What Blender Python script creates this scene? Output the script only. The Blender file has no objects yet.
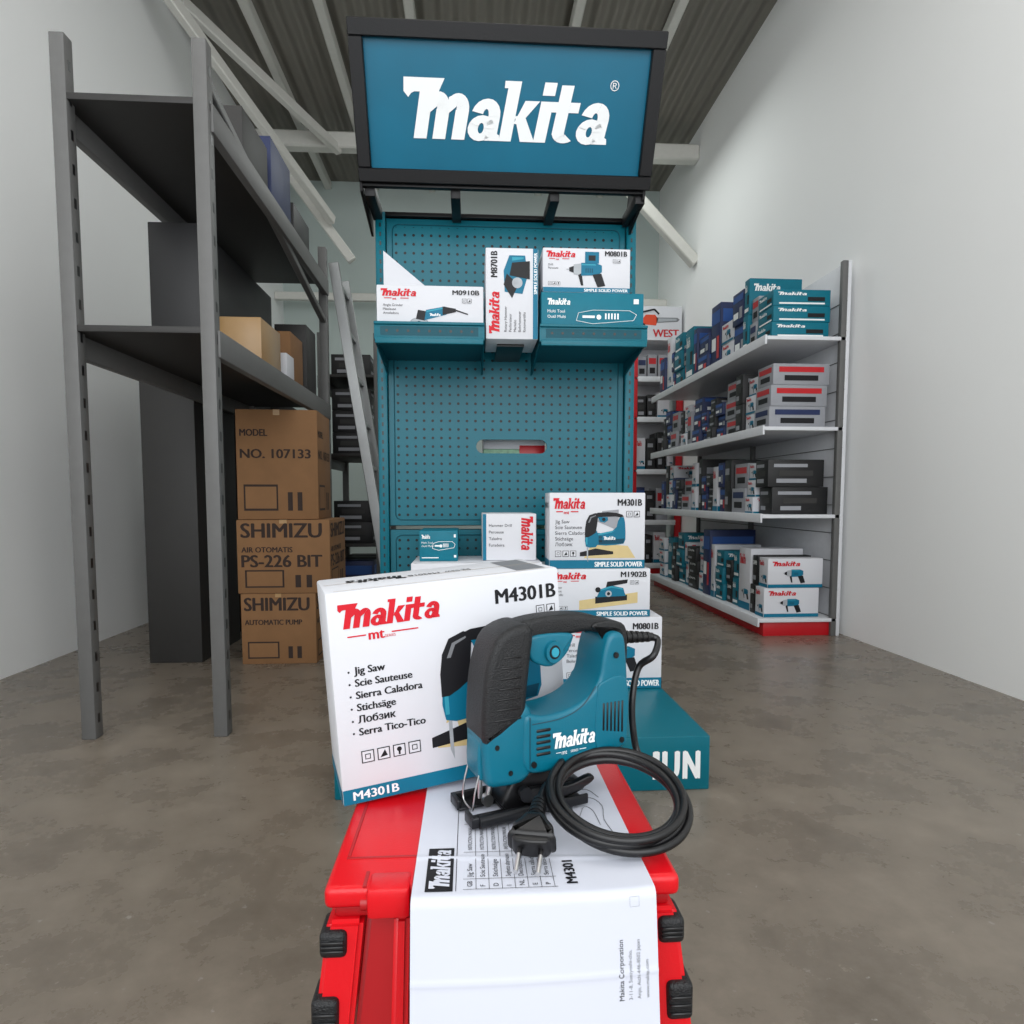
import bpy, bmesh, math, random
from mathutils import Vector, Matrix
random.seed(7)
R = math.radians
sc = bpy.context.scene
COL = sc.collection

# ------------------------------------------------------------------ materials
def lin(c):
    o = []
    for v in c:
        v /= 255.0
        o.append(v/12.92 if v <= .04045 else ((v+.055)/1.055)**2.4)
    return tuple(o)+(1,)
_m = {}
def mat(name, rgb, rough=.5, metal=0, var=.06, scale=30, bump=0.0, bscale=200, coat=0, spec=.5):
    if name in _m: return _m[name]
    m = bpy.data.materials.new(name); m.use_nodes = True
    nt = m.node_tree; n = nt.nodes; l = nt.links
    b = n['Principled BSDF']
    b.inputs['Roughness'].default_value = rough
    b.inputs['Metallic'].default_value = metal
    b.inputs['Specular IOR Level'].default_value = spec
    if coat: b.inputs['Coat Weight'].default_value = coat
    tc = n.new('ShaderNodeTexCoord')
    nz = n.new('ShaderNodeTexNoise'); nz.inputs['Scale'].default_value = scale
    nz.inputs['Detail'].default_value = 4
    l.new(tc.outputs['Object'], nz.inputs['Vector'])
    mx = n.new('ShaderNodeMix'); mx.data_type = 'RGBA'
    c = lin(rgb)
    mx.inputs[6].default_value = tuple(max(0, v*(1-var)) for v in c[:3])+(1,)
    mx.inputs[7].default_value = tuple(min(1, v*(1+var)) for v in c[:3])+(1,)
    l.new(nz.outputs['Fac'], mx.inputs[0])
    l.new(mx.outputs[2], b.inputs['Base Color'])
    if bump:
        nb = n.new('ShaderNodeTexNoise'); nb.inputs['Scale'].default_value = bscale
        l.new(tc.outputs['Object'], nb.inputs['Vector'])
        bp = n.new('ShaderNodeBump'); bp.inputs['Strength'].default_value = bump
        bp.inputs['Distance'].default_value = .002
        l.new(nb.outputs['Fac'], bp.inputs['Height']); l.new(bp.outputs['Normal'], b.inputs['Normal'])
    _m[name] = m
    return m

TEAL = mat('stand_teal', (0, 100, 116), .34, var=.04, scale=6, spec=.3)
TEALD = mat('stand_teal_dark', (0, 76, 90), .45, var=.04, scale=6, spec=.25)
SIGN = mat('sign_teal', (0, 98, 126), .3, var=.16, scale=5, spec=.3)
BLACK = mat('frame_black', (16, 16, 18), .45, bump=.2, spec=.3)
WHITE = mat('print_white', (238, 240, 240), .5, var=.02)
CARD = mat('carton_white', (212, 213, 218), .55, var=.03, scale=4, bump=.1, bscale=60, spec=.3)
CARDE = mat('carton_edge', (176, 160, 140), .8)
RED = mat('print_red', (204, 20, 38), .5, var=.03, spec=.3)
INK = mat('print_black', (22, 22, 26), .5, var=.03, spec=.3)
INKG = mat('print_grey', (120, 122, 126), .5, var=.03)
PTEAL = mat('print_teal', (0, 108, 138), .5, var=.04, spec=.3)
PTEALL = mat('print_teal_light', (50, 150, 172), .5, var=.1, spec=.3)
PTEALD = mat('print_teal_dark', (0, 66, 88), .5, var=.1, spec=.3)
PSIL = mat('print_silver', (165, 170, 175), .5, var=.2, scale=60)
PYEL = mat('print_wood', (206, 184, 130), .5, var=.1)
STEAL = mat('saw_teal', (0, 102, 124), .33, var=.03, bump=.15, bscale=900, spec=.45)
SSEAM = mat('saw_teal_seam', (0, 58, 74), .5, var=.03)
RUB = mat('rubber_black', (22, 23, 25), .45, bump=.6, bscale=600, spec=.45)
PLB = mat('plastic_black', (16, 16, 18), .35)
STEEL = mat('steel', (205, 205, 205), .3, 1)
DSTEEL = mat('dark_steel', (34, 35, 38), .35, .5)
CORD = mat('cord_black', (15, 15, 17), .38)
SRED = mat('stool_red', (212, 10, 24), .28, var=.04, scale=8, bump=.1, bscale=400, spec=.45)
SREDD = mat('stool_red_rib', (168, 8, 18), .4, var=.04)
BROWN = mat('cardboard_brown', (132, 95, 60), .8, var=.14, scale=12)
BROWND = mat('cardboard_print', (46, 32, 26), .8)
TAPE = mat('tape', (168, 134, 90), .3)
GREY = mat('rack_grey', (98, 98, 97), .5, var=.1)
RACKD = mat('rack_dark', (44, 43, 42), .55, var=.1)
SHW = mat('shelf_white', (216, 218, 222), .4)
SHR = mat('shelf_red', (190, 18, 30), .4)
NAVY = mat('box_navy', (20, 38, 84), .5, var=.2, scale=20)
BLUE = mat('box_blue', (34, 80, 150), .5)
BTEAL = mat('box_teal', (0, 108, 128), .5, var=.08, spec=.3)
BBLK = mat('box_black', (22, 22, 24), .5)
BGRY = mat('box_grey', (150, 152, 158), .5)
BEAM = mat('beam_white', (212, 211, 204), .5, var=.06)
ALU = mat('aluminium', (150, 152, 152), .35, .8)
PAPER = mat('paper', (206, 209, 220), .6, var=.015, scale=5, spec=.2)
GREEN = mat('print_green', (150, 190, 160), .6, var=.6, scale=60)

def pegmat():
    m = mat('pegboard_teal', (0, 100, 116), .34, var=.04, scale=6, spec=.3)
    nt = m.node_tree; n = nt.nodes; l = nt.links
    b = n['Principled BSDF']
    src = b.inputs['Base Color'].links[0].from_socket
    tc = n.new('ShaderNodeTexCoord')
    s = n.new('ShaderNodeVectorMath'); s.operation = 'SCALE'; s.inputs['Scale'].default_value = 1/.0315
    f = n.new('ShaderNodeVectorMath'); f.operation = 'FRACTION'
    d = n.new('ShaderNodeVectorMath'); d.operation = 'SUBTRACT'; d.inputs[1].default_value = (.5, .5, .5)
    mu = n.new('ShaderNodeVectorMath'); mu.operation = 'MULTIPLY'; mu.inputs[1].default_value = (1, 0, 1)
    le = n.new('ShaderNodeVectorMath'); le.operation = 'LENGTH'
    lt = n.new('ShaderNodeMath'); lt.operation = 'LESS_THAN'; lt.inputs[1].default_value = .16
    l.new(tc.outputs['Object'], s.inputs[0]); l.new(s.outputs[0], f.inputs[0])
    l.new(f.outputs[0], d.inputs[0]); l.new(d.outputs[0], mu.inputs[0]); l.new(mu.outputs[0], le.inputs[0])
    l.new(le.outputs['Value'], lt.inputs[0])
    mx = n.new('ShaderNodeMix'); mx.data_type = 'RGBA'
    l.new(lt.outputs[0], mx.inputs[0]); l.new(src, mx.inputs[6]); mx.inputs[7].default_value = (.0, .001, .002, 1)
    l.new(mx.outputs[2], b.inputs['Base Color'])
    return m
PEG = pegmat()

# ------------------------------------------------------------------ mesh builder
def frame(O, U, V):
    O = Vector(O); U = Vector(U).normalized(); V = Vector(V).normalized(); N = U.cross(V)
    return lambda x, y, o=0: O+U*x+V*y+N*o

_tc = {}
def text_geo(s):
    if s in _tc: return _tc[s]
    cu = bpy.data.curves.new('t', 'FONT'); cu.body = s; cu.size = 1; cu.resolution_u = 3
    ob = bpy.data.objects.new('t', cu); COL.objects.link(ob)
    dg = bpy.context.evaluated_depsgraph_get(); dg.update()
    me = ob.evaluated_get(dg).to_mesh()
    vs = [(v.co.x, v.co.y) for v in me.vertices]
    fs = [list(p.vertices) for p in me.polygons]
    ob.evaluated_get(dg).to_mesh_clear()
    bpy.data.objects.remove(ob); bpy.data.curves.remove(cu)
    x0 = min(v[0] for v in vs); x1 = max(v[0] for v in vs)
    _tc[s] = ([(v[0]-x0, v[1]) for v in vs], fs, x1-x0)
    return _tc[s]
CAP = max(v[1] for v in text_geo('H')[0])

# display logo letters, x-height 1, cap 1.45
def R4(a, b, c, d): return [(a, b), (c, b), (c, d), (a, d)]
def arc(cx, cy, rx, ry, t, a0, a1, n=10, ty=None):
    ty = ty or t; out = []
    for i in range(n):
        a = R(a0+(a1-a0)*i/n); c = R(a0+(a1-a0)*(i+1)/n)
        out.append([(cx+(rx-t)*math.cos(a), cy+(ry-ty)*math.sin(a)), (cx+rx*math.cos(a), cy+ry*math.sin(a)),
                    (cx+rx*math.cos(c), cy+ry*math.sin(c)), (cx+(rx-t)*math.cos(c), cy+(ry-ty)*math.sin(c))])
    return out
LA = [R4(.62, 0, 1.02, .62), [(.62, 0), (1.14, 0), (1.10, .14), (1.0, .18)]]+arc(.52, .60, .50, .42, .40, 0, 165, 9, .25)+arc(.43, .30, .45, .32, .35, 0, 360, 16, .19)
GL = {
 'M': ([[(-.62, 1.45), (-.56, 1.12), (-.38, .98), (-.30, 1.08), (-.2, 1.12), (.60, 1.12), (.74, 1.45)],
        R4(-.02, 0, .42, 1.3), R4(.62, 0, 1.06, .72), R4(1.27, 0, 1.72, .72), [(.36, .60), (.64, .80), (.68, 1.14), (.36, 1.14)],
        [(1.0, .60), (1.28, .80), (1.22, 1.10), (.98, 1.02)]]
        +arc(.63, .70, .43, .44, .43, 0, 110, 8, .30)+arc(1.29, .70, .43, .42, .43, 0, 120, 8, .30), 1.79),
 'a': (LA, 1.12),
 'k': ([R4(0, 0, .42, 1.45), [(-.14, 1.45), (-.12, 1.28), (.1, 1.28), (.1, 1.45)], [(.40, .44), (.62, .42), (1.16, 1.0), (.66, 1.0)], [(.40, .62), (.74, 0), (1.24, 0), (.72, .66)]], 1.20),
 'i': ([R4(0, 0, .42, 1.0), R4(0, 1.14, .42, 1.45)], .49),
 't': ([R4(.1, .2, .52, 1.40), R4(-.08, .75, .10, 1.0), R4(.52, .75, .86, 1.0)]+arc(.54, .27, .44, .27, .42, 180, 310, 8, .21), .95),
}
def logo_polys():
    x = .5; out = []
    for ch in 'Makita':
        g, adv = GL[ch]
        for i, p in enumerate(g): out.append(([(x+a+.24*b, b) for a, b in p], i % 6))
        x += adv
    x1 = max(a for p, _ in out for a, b in p); x0 = min(a for p, _ in out for a, b in p)
    return [([((a-x0)/(x1-x0), b/1.45) for a, b in p], i) for p, i in out]
LOGO = logo_polys()

class MB:
    def __init__(s): s.v = []; s.f = []; s.fm = []; s.mats = []
    def mi(s, m):
        if m not in s.mats: s.mats.append(m)
        return s.mats.index(m)
    def add(s, vs, fs, m, M=None):
        o = len(s.v)
        for v in vs:
            v = Vector(v)
            s.v.append(M @ v if M else v)
        i = s.mi(m)
        for f in fs: s.f.append([o+k for k in f]); s.fm.append(i)
    def bm(s, b, m, M=None):
        b.verts.index_update()
        s.add([v.co.copy() for v in b.verts], [[v.index for v in f.verts] for f in b.faces], m, M); b.free()
    def box(s, x0, x1, y0, y1, z0, z1, m, bev=0, seg=2, M=None):
        b = bmesh.new(); bmesh.ops.create_cube(b, size=1)
        for v in b.verts:
            v.co = Vector(((x0+x1)/2+v.co.x*(x1-x0), (y0+y1)/2+v.co.y*(y1-y0), (z0+z1)/2+v.co.z*(z1-z0)))
        if bev: bmesh.ops.bevel(b, geom=b.edges[:], offset=bev, segments=seg, affect='EDGES', profile=.5)
        s.bm(b, m, M)
    def beam(s, p0, p1, w, h, m):
        p0 = Vector(p0); p1 = Vector(p1); d = p1-p0; q = d.to_track_quat('X', 'Z').to_matrix().to_4x4()
        s.box(0, d.length, -w/2, w/2, -h/2, h/2, m, bev=min(w, h)*.12, seg=1, M=Matrix.Translation(p0) @ q)
    def cyl(s, p0, p1, r0, r1, m, seg=20):
        p0 = Vector(p0); p1 = Vector(p1); d = p1-p0
        b = bmesh.new(); bmesh.ops.create_cone(b, cap_ends=True, segments=seg, radius1=r0, radius2=r1, depth=d.length)
        s.bm(b, m, Matrix.Translation((p0+p1)/2) @ d.to_track_quat('Z', 'Y').to_matrix().to_4x4())
    def tube(s, pts, r, m, seg=10, sub=6):
        pts = [Vector(p) for p in pts]; P = []
        e = [pts[0]*2-pts[1]]+pts+[pts[-1]*2-pts[-2]]
        for i in range(1, len(e)-2):
            for k in range(sub):
                t = k/sub
                a, b_, c, d = e[i-1], e[i], e[i+1], e[i+2]
                P.append(.5*((2*b_)+(c-a)*t+(2*a-5*b_+4*c-d)*t*t+(3*b_-a-3*c+d)*t**3))
        P.append(pts[-1])
        T = [(P[min(i+1, len(P)-1)]-P[max(i-1, 0)]).normalized() for i in range(len(P))]
        n = T[0].orthogonal().normalized(); vs = []; fs = []
        for i, p in enumerate(P):
            n = (n-T[i]*n.dot(T[i])).normalized(); b_ = T[i].cross(n)
            for k in range(seg):
                a = 2*math.pi*k/seg; vs.append(p+(n*math.cos(a)+b_*math.sin(a))*r)
        for i in range(len(P)-1):
            for k in range(seg):
                k2 = (k+1) % seg
                fs.append([i*seg+k, i*seg+k2, (i+1)*seg+k2, (i+1)*seg+k])
        fs.append(list(range(seg))[::-1]); fs.append([(len(P)-1)*seg+k for k in range(seg)])
        s.add(vs, fs, m)
    def rprism(s, prof, half, bw, m, yc=0, sub=4, M=None, seg=4, tf=None):
        n = len(prof); P = []
        for i in range(n):
            a, b_, c, d = [Vector(prof[(i+k) % n]) for k in (-1, 0, 1, 2)]
            for k in range(sub):
                t = k/sub
                P.append(.5*((2*b_)+(c-a)*t+(2*a-5*b_+4*c-d)*t*t+(3*b_-a-3*c+d)*t**3) if sub > 1 else b_)
        ar = sum(P[i].x*P[(i+1) % len(P)].y-P[(i+1) % len(P)].x*P[i].y for i in range(len(P)))
        if ar < 0: P.reverse()
        N = []
        for i in range(len(P)):
            t = (P[(i+1) % len(P)]-P[i-1]).normalized(); N.append(Vector((-t.y, t.x)))
        rings = []
        for j in range(seg+1):
            a = math.pi/2*j/seg; rings.append((bw*(1-math.sin(a)), -(half-bw*(1-math.cos(a)))))
        rings += [(i_, -y) for i_, y in reversed(rings)]
        vs = []; fs = []; L = len(P)
        for ins, y in rings:
            for p, q in zip(P, N):
                c = p+q*ins; w = Vector((c.x, yc+y, c.y))
                vs.append(tf(w) if tf else w)
        for j in range(len(rings)-1):
            for i in range(L):
                i2 = (i+1) % L; fs.append([j*L+i, j*L+i2, (j+1)*L+i2, (j+1)*L+i])
        fs.append([i for i in range(L)][::-1]); fs.append([(len(rings)-1)*L+i for i in range(L)])
        s.add(vs, fs, m, M)
    def poly(s, fr, pts, m, off=.0004):
        s.add([fr(x, y, off) for x, y in pts], [list(range(len(pts)))], m)
    def rect(s, fr, x0, y0, x1, y1, m, off=.0004): s.poly(fr, R4(x0, y0, x1, y1), m, off)
    def disc(s, fr, x, y, r, m, off=.0004, n=24, ry=None):
        ry = ry or r
        s.poly(fr, [(x+r*math.cos(2*math.pi*i/n), y+ry*math.sin(2*math.pi*i/n)) for i in range(n)], m, off)
    def text(s, fr, t, x, y, h, m, w=None, bold=0.0, off=.0006, right=False):
        vs, fs, W = text_geo(t); k = h/CAP; kx = (w/W) if w else k
        if right: x = x-W*kx
        sh = [(0, 0, 0)]
        if bold:
            d = h*(.05 if bold < .015 else .075)
            sh = [(-d, 0, 0), (d, 0, 1), (0, d*.5, 2)]
        for dx, dy, i in sh:
            s.add([fr(x+a*kx+dx, y+b*k+dy, off+i*.00006) for a, b in vs], fs, m)
    def logo(s, fr, x, y, w, h, m, off=.0006):
        st = min(.0004, max(.00005, h*.004))
        for p, i in LOGO: s.poly(fr, [(x+a*w, y+b*h) for a, b in p], m, off+i*st)
    def build(s, name, parent=None, loc=(0, 0, 0), rot=(0, 0, 0), abs_=False, ang=40):
        me = bpy.data.meshes.new(name)
        vs = s.v
        if abs_ and parent: vs = [v-parent.location for v in vs]
        me.from_pydata([tuple(v) for v in vs], [], s.f)
        for m in s.mats: me.materials.append(m)
        me.polygons.foreach_set('material_index', s.fm)
        me.polygons.foreach_set('use_smooth', [True]*len(s.f))
        me.update()
        me.set_sharp_from_angle(angle=R(ang))
        ob = bpy.data.objects.new(name, me); COL.objects.link(ob)
        ob.location = loc; ob.rotation_euler = rot
        if parent: ob.parent = parent
        return ob
def tag(o, label, cat, group=None):
    o['label'] = label; o['category'] = cat
    if group: o['group'] = group
    return o
def root(name, label, cat, loc, rot=(0, 0, 0), group=None):
    e = bpy.data.objects.new(name, None); COL.objects.link(e); e.empty_display_size = .1
    e.location = loc; e.rotation_euler = rot
    return tag(e, label, cat, group)
def struct(o): o['kind'] = 'structure'; return o

# ------------------------------------------------------------------ room
def floor_mat():
    m = mat('concrete_floor', (130, 120, 108), .35, var=.2, scale=1.4)
    nt = m.node_tree; n = nt.nodes; l = nt.links; b = n['Principled BSDF']
    src = b.inputs['Base Color'].links[0].from_socket
    tc = n.new('ShaderNodeTexCoord'); nz = n.new('ShaderNodeTexNoise'); nz.inputs['Scale'].default_value = 4; nz.inputs['Detail'].default_value = 14; nz.inputs['Roughness'].default_value = .7
    l.new(tc.outputs['Object'], nz.inputs['Vector'])
    r = n.new('ShaderNodeValToRGB'); r.color_ramp.elements[0].position = .33; r.color_ramp.elements[1].position = .66
    r.color_ramp.elements[0].color = (.58, .57, .56, 1); r.color_ramp.elements[1].color = (1.05, 1.05, 1.05, 1)
    l.new(nz.outputs['Fac'], r.inputs[0])
    mx = n.new('ShaderNodeMix'); mx.data_type = 'RGBA'; mx.blend_type = 'MULTIPLY'; mx.inputs[0].default_value = 1
    l.new(src, mx.inputs[6]); l.new(r.outputs[0], mx.inputs[7])
    sp = n.new('ShaderNodeTexNoise'); sp.inputs['Scale'].default_value = 45; sp.inputs['Detail'].default_value = 3
    l.new(tc.outputs['Object'], sp.inputs['Vector'])
    r3 = n.new('ShaderNodeValToRGB'); r3.color_ramp.elements[0].position = .69; r3.color_ramp.elements[1].position = .75
    l.new(sp.outputs['Fac'], r3.inputs[0])
    m2 = n.new('ShaderNodeMix'); m2.data_type = 'RGBA'; l.new(r3.outputs[0], m2.inputs[0]); l.new(mx.outputs[2], m2.inputs[6]); m2.inputs[7].default_value = lin((150, 144, 136))
    l.new(m2.outputs[2], b.inputs['Base Color'])
    r2 = n.new('ShaderNodeMapRange'); r2.inputs[3].default_value = .14; r2.inputs[4].default_value = .42
    l.new(nz.outputs['Fac'], r2.inputs[0]); l.new(r2.outputs[0], b.inputs['Roughness'])
    return m
def ceil_mat():
    m = mat('roof_sheet', (126, 122, 113), .6, var=.15, scale=2)
    nt = m.node_tree; n = nt.nodes; l = nt.links; b = n['Principled BSDF']
    tc = n.new('ShaderNodeTexCoord'); w = n.new('ShaderNodeTexWave'); w.bands_direction = 'X'; w.inputs['Scale'].default_value = 2.6
    l.new(tc.outputs['Object'], w.inputs['Vector'])
    bp = n.new('ShaderNodeBump'); bp.inputs['Strength'].default_value = .8; bp.inputs['Distance'].default_value = .04
    l.new(w.outputs['Fac'], bp.inputs['Height']); l.new(bp.outputs['Normal'], b.inputs['Normal'])
    return m
WALL = mat('wall_paint', (248, 249, 248), .7, var=.02, scale=1.5)
WALLB = mat('wall_back_paint', (186, 198, 194), .7, var=.05, scale=1.5)
def slab(name, x0, x1, y0, y1, z0, z1, m):
    b = MB(); b.box(x0, x1, y0, y1, z0, z1, m); return struct(b.build(name))
YN = -1.2
slab('floor', -2.1, 2.2, YN, 7.4, -.1, 0, floor_mat())
slab('ceiling', -2.1, 2.2, YN, 7.4, 4.15, 4.25, ceil_mat())
slab('wall_right', 2.1, 2.2, YN, 7.3, 0, 4.15, WALL)
slab('wall_left', -2.1, -2.0, YN, 7.3, 0, 4.15, WALL)
slab('wall_back', -2.0, 2.1, 7.2, 7.3, 0, 4.15, WALLB)
k = 1
def beam(p0, p1, w=.09, h=.11):
    global k
    b = MB(); b.beam(p0, p1, w, h, BEAM); struct(b.build('trim_%d' % k)); k += 1
beam((-2.0, 6, 3.92), (2.1, 6, 3.92), .12, .14)
beam((-2.0, 3.9, 4.05), (2.1, 3.9, 4.05), .1, .12)
for x in (-1.5, -1.0, -.4, .75, 1.43):
    beam((x, YN, 4.10), (x, 7.2, 4.10), .07, .08)
beam((1.22, 6, 3.85), (2.1, 6, 2.95), .1, .1)
beam((-1.75, 6, 3.85), (-1.05, 6, 2.9), .06, .08)
beam((-1.9, 4.6, 4.05), (-1.15, 6.0, 3.85), .06, .08)
beam((-1.95, 3.9, 3.95), (-1.2, 5.9, 3.2), .06, .08)
beam((-2.0, 6.9, 2.85), (2.1, 6.9, 2.85), .06, .08)

# ------------------------------------------------------------------ display stand
ST = root('display_stand', 'tall teal pegboard tool stand with black-framed header sign', 'display stand', (.13, 2.05, 0))
def part(b, name, parent=ST, label=None):
    o = b.build(name, parent, abs_=True)
    if label: o['label'] = label
    return o
XL, XR, YP = -.335, .61, 2.40
b = MB()
b.box(-.35, .628, 1.61, 2.47, 0, .146, TEAL, .004)
fr = frame((-.35, 1.609, 0), (1, 0, 0), (0, 0, 1))
b.text(fr, 'U', .853, .032, .074, WHITE, w=.040, bold=.01, off=.001)
b.text(fr, 'N', .908, .032, .074, WHITE, w=.040, bold=.01, off=.001)
b.text(fr, 'I', .828, .032, .074, WHITE, bold=.01, off=.001)
part(b, 'plinth')
for x0, x1 in ((XL, XL+.035), (XR-.035, XR)):
    b = MB(); b.box(x0, x1, YP-.02, YP+.03, .147, 1.79, TEAL, .004)
    for i in range(50):
        z = .2+i*.032
        b.box((x0+x1)/2-.003, (x0+x1)/2+.003, YP-.0206, YP-.019, z, z+.014, PLB)
    part(b, 'post')
def pegpanel(z0, z1, slot=None):
    b = MB(); x0, x1 = XL+.036, XR-.036; bd = .03; y = YP
    fr = frame((0, y, 0), (1, 0, 0), (0, 0, 1))
    def ring(a0, c0, a1, c1, A0, C0, A1, C1, m, off):
        b.rect(fr, a0, c0, A0, c1, m, off); b.rect(fr, A1, c0, a1, c1, m, off)
        b.rect(fr, A0, c0, A1, C0, m, off); b.rect(fr, A0, C1, A1, c1, m, off)
    ring(x0, z0, x1, z1, x0+bd, z0+bd, x1-bd, z1-bd, TEAL, 0)
    px0, px1, pz0, pz1 = x0+bd, x1-bd, z0+bd, z1-bd
    if slot:
        sx0, sx1, sz0, sz1 = slot; r = (sz1-sz0)/2; cz = (sz0+sz1)/2
        b.rect(fr, px0, pz0, px1, sz0-.012, PEG, 0); b.rect(fr, px0, sz1+.012, px1, pz1, PEG, 0)
        b.rect(fr, px0, sz0-.012, sx0-.012, sz1+.012, PEG, 0); b.rect(fr, sx1+.012, sz0-.012, px1, sz1+.012, PEG, 0)
        st = []
        for i in range(13):
            a = -math.pi/2+math.pi*i/12; st.append((sx1-r+r*math.cos(a), cz+r*math.sin(a)))
        for i in range(13):
            a = math.pi/2+math.pi*i/12; st.append((sx0+r+r*math.cos(a), cz+r*math.sin(a)))
        X0, X1, Z0, Z1 = sx0-.012, sx1+.012, sz0-.012, sz1+.012
        def outp(p):
            x, z = p
            t = (z-cz)/r
            if x >= sx1-r-1e-6:
                return (X1, Z0+(Z1-Z0)*(t+1)/2) if abs(t) < .98 else (sx1-r, Z1 if t > 0 else Z0)
            return (X0, Z0+(Z1-Z0)*(t+1)/2) if abs(t) < .98 else (sx0+r, Z1 if t > 0 else Z0)
        ou = [outp(p) for p in st]
        for i in range(len(st)):
            j = (i+1) % len(st)
            b.poly(fr, [ou[i], ou[j], st[j], st[i]], TEAL, 0)
        for cx, cz_ in ((X1, Z0), (X1, Z1), (X0, Z0), (X0, Z1)):
            sx = sx1-r if cx == X1 else sx0+r
            zz = st[1][1] if cz_ == Z0 else st[11][1]
            oz = Z0+(Z1-Z0)*((zz-cz)/r+1)/2
            b.poly(fr, [(cx, cz_), (cx, oz), (sx, cz_)], TEAL, 0)
        for i in range(len(st)):
            j = (i+1) % len(st)
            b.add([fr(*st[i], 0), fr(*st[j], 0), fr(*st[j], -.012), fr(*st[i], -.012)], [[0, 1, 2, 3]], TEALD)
    else:
        b.rect(fr, px0, pz0, px1, pz1, PEG, 0)
    for a in ((x0, x0+.002), (x1-.002, x1)): b.box(a[0], a[1], y, y+.02, z0, z1, TEAL)
    for a in ((z0, z0+.002), (z1-.002, z1)): b.box(x0, x1, y, y+.02, a[0], a[1], TEAL)
    q = .02; yy = y-.001; a0, a1, c0, c1 = px0-.008, px1+.008, pz0-.008, pz1+.008
    b.tube([(a0, yy, c0+q), (a0, yy, c1-q), (a0+q*.3, yy, c1-q*.3), (a0+q, yy, c1), (a1-q, yy, c1), (a1-q*.3, yy, c1-q*.3), (a1, yy, c1-q), (a1, yy, c0+q), (a1-q*.3, yy, c0+q*.3), (a1-q, yy, c0), (a0+q, yy, c0), (a0+q*.3, yy, c0+q*.3), (a0, yy, c0+q)], .002, TEALD, 6, 1)
    part(b, 'pegboard_panel')
pegpanel(1.36, 1.775)
pegpanel(.668, 1.345, slot=(.022, .286, .937, .988))
pegpanel(.15, .655)
def tray(x0, x1):
    b = MB()
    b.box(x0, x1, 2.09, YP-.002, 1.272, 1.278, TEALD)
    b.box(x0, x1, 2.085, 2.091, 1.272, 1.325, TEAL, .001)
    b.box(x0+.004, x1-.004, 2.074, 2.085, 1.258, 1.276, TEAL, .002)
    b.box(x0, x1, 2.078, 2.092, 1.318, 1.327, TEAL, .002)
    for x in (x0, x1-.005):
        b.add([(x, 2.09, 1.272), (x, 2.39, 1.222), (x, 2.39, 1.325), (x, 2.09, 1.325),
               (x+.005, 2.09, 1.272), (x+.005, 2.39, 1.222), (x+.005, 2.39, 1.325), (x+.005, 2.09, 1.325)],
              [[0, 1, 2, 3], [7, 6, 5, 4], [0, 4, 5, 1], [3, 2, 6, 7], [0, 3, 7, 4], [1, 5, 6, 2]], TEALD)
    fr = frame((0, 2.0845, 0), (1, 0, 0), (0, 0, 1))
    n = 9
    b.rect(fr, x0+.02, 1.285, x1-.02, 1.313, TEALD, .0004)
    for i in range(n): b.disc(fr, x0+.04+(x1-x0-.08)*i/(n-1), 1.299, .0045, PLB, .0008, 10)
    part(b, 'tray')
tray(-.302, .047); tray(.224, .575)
b = MB(); b.box(.09, .18, 2.16, YP-.002, 1.272, 1.28, PLB, .001); part(b, 'support_bracket')
HO = Vector((-.355, 2.19, 1.80)); HW = .955; HV = Vector((0, -.19, .38)); HH = HV.length
fr = frame(HO, (1, 0, 0), HV)
b = MB(); b.rect(fr, .03, .03, HW-.03, HH-.03, SIGN, 0); b.rect(fr, .03, .03, HW-.03, HH-.03, BLACK, -.01)
so = part(b, 'sign_panel')
b = MB()
def fbar(x0, y0, x1, y1, t=.022):
    vs = [fr(x, y, o) for o in (t, -.03) for x, y in R4(x0, y0, x1, y1)]
    bmm = bmesh.new(); V = [bmm.verts.new(v) for v in vs]
    for f in ([0, 1, 2, 3], [7, 6, 5, 4], [0, 4, 5, 1], [1, 5, 6, 2], [2, 6, 7, 3], [3, 7, 4, 0]): bmm.faces.new([V[i] for i in f])
    bmesh.ops.bevel(bmm, geom=bmm.edges[:], offset=.003, segments=1, affect='EDGES'); b.bm(bmm, BLACK)
fbar(0, 0, HW, .04); fbar(0, HH-.050, HW, HH-.006); fbar(0, .0401, .042, HH-.0501); fbar(HW-.042, .0401, HW, HH-.0501)
part(b, 'sign_frame')
for nm, fn in (('lettering', lambda q: q.logo(fr, .155, .125, .645, .158, WHITE, .002)), ('registered_mark', lambda q: q.text(fr, '®', .795, .268, .026, WHITE, off=.003))):
    b = MB(); fn(b); lo = b.build(nm, so)
    for v in lo.data.vertices: v.co -= ST.location
b = MB()
b.box(XL-.02, XR-.02, 2.185, 2.205, 1.785, 1.80, BLACK, .003)
b.box(XL, XR, 2.385, 2.42, 1.777, 1.792, BLACK, .003)
for x in (XL+.01, XL+.29, XL+.62, XR-.035):
    b.box(x-.016, x+.016, 2.2, 2.39, 1.76, 1.80, BLACK, .002)
for x in (XL-.02, XR-.03):
    b.add([(x, 2.19, 1.77), (x, 2.43, 1.72), (x, 2.43, 1.80), (x, 2.25, 2.12), (x, 2.05, 2.12), (x+.008, 2.19, 1.77), (x+.008, 2.43, 1.72), (x+.008, 2.43, 1.80), (x+.008, 2.25, 2.12), (x+.008, 2.05, 2.12)],
          [[0, 1, 2, 3, 4], [9, 8, 7, 6, 5], [0, 5, 6, 1], [1, 6, 7, 2], [2, 7, 8, 3], [3, 8, 9, 4], [4, 9, 5, 0]], BLACK)
part(b, 'header_bracket')

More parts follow.
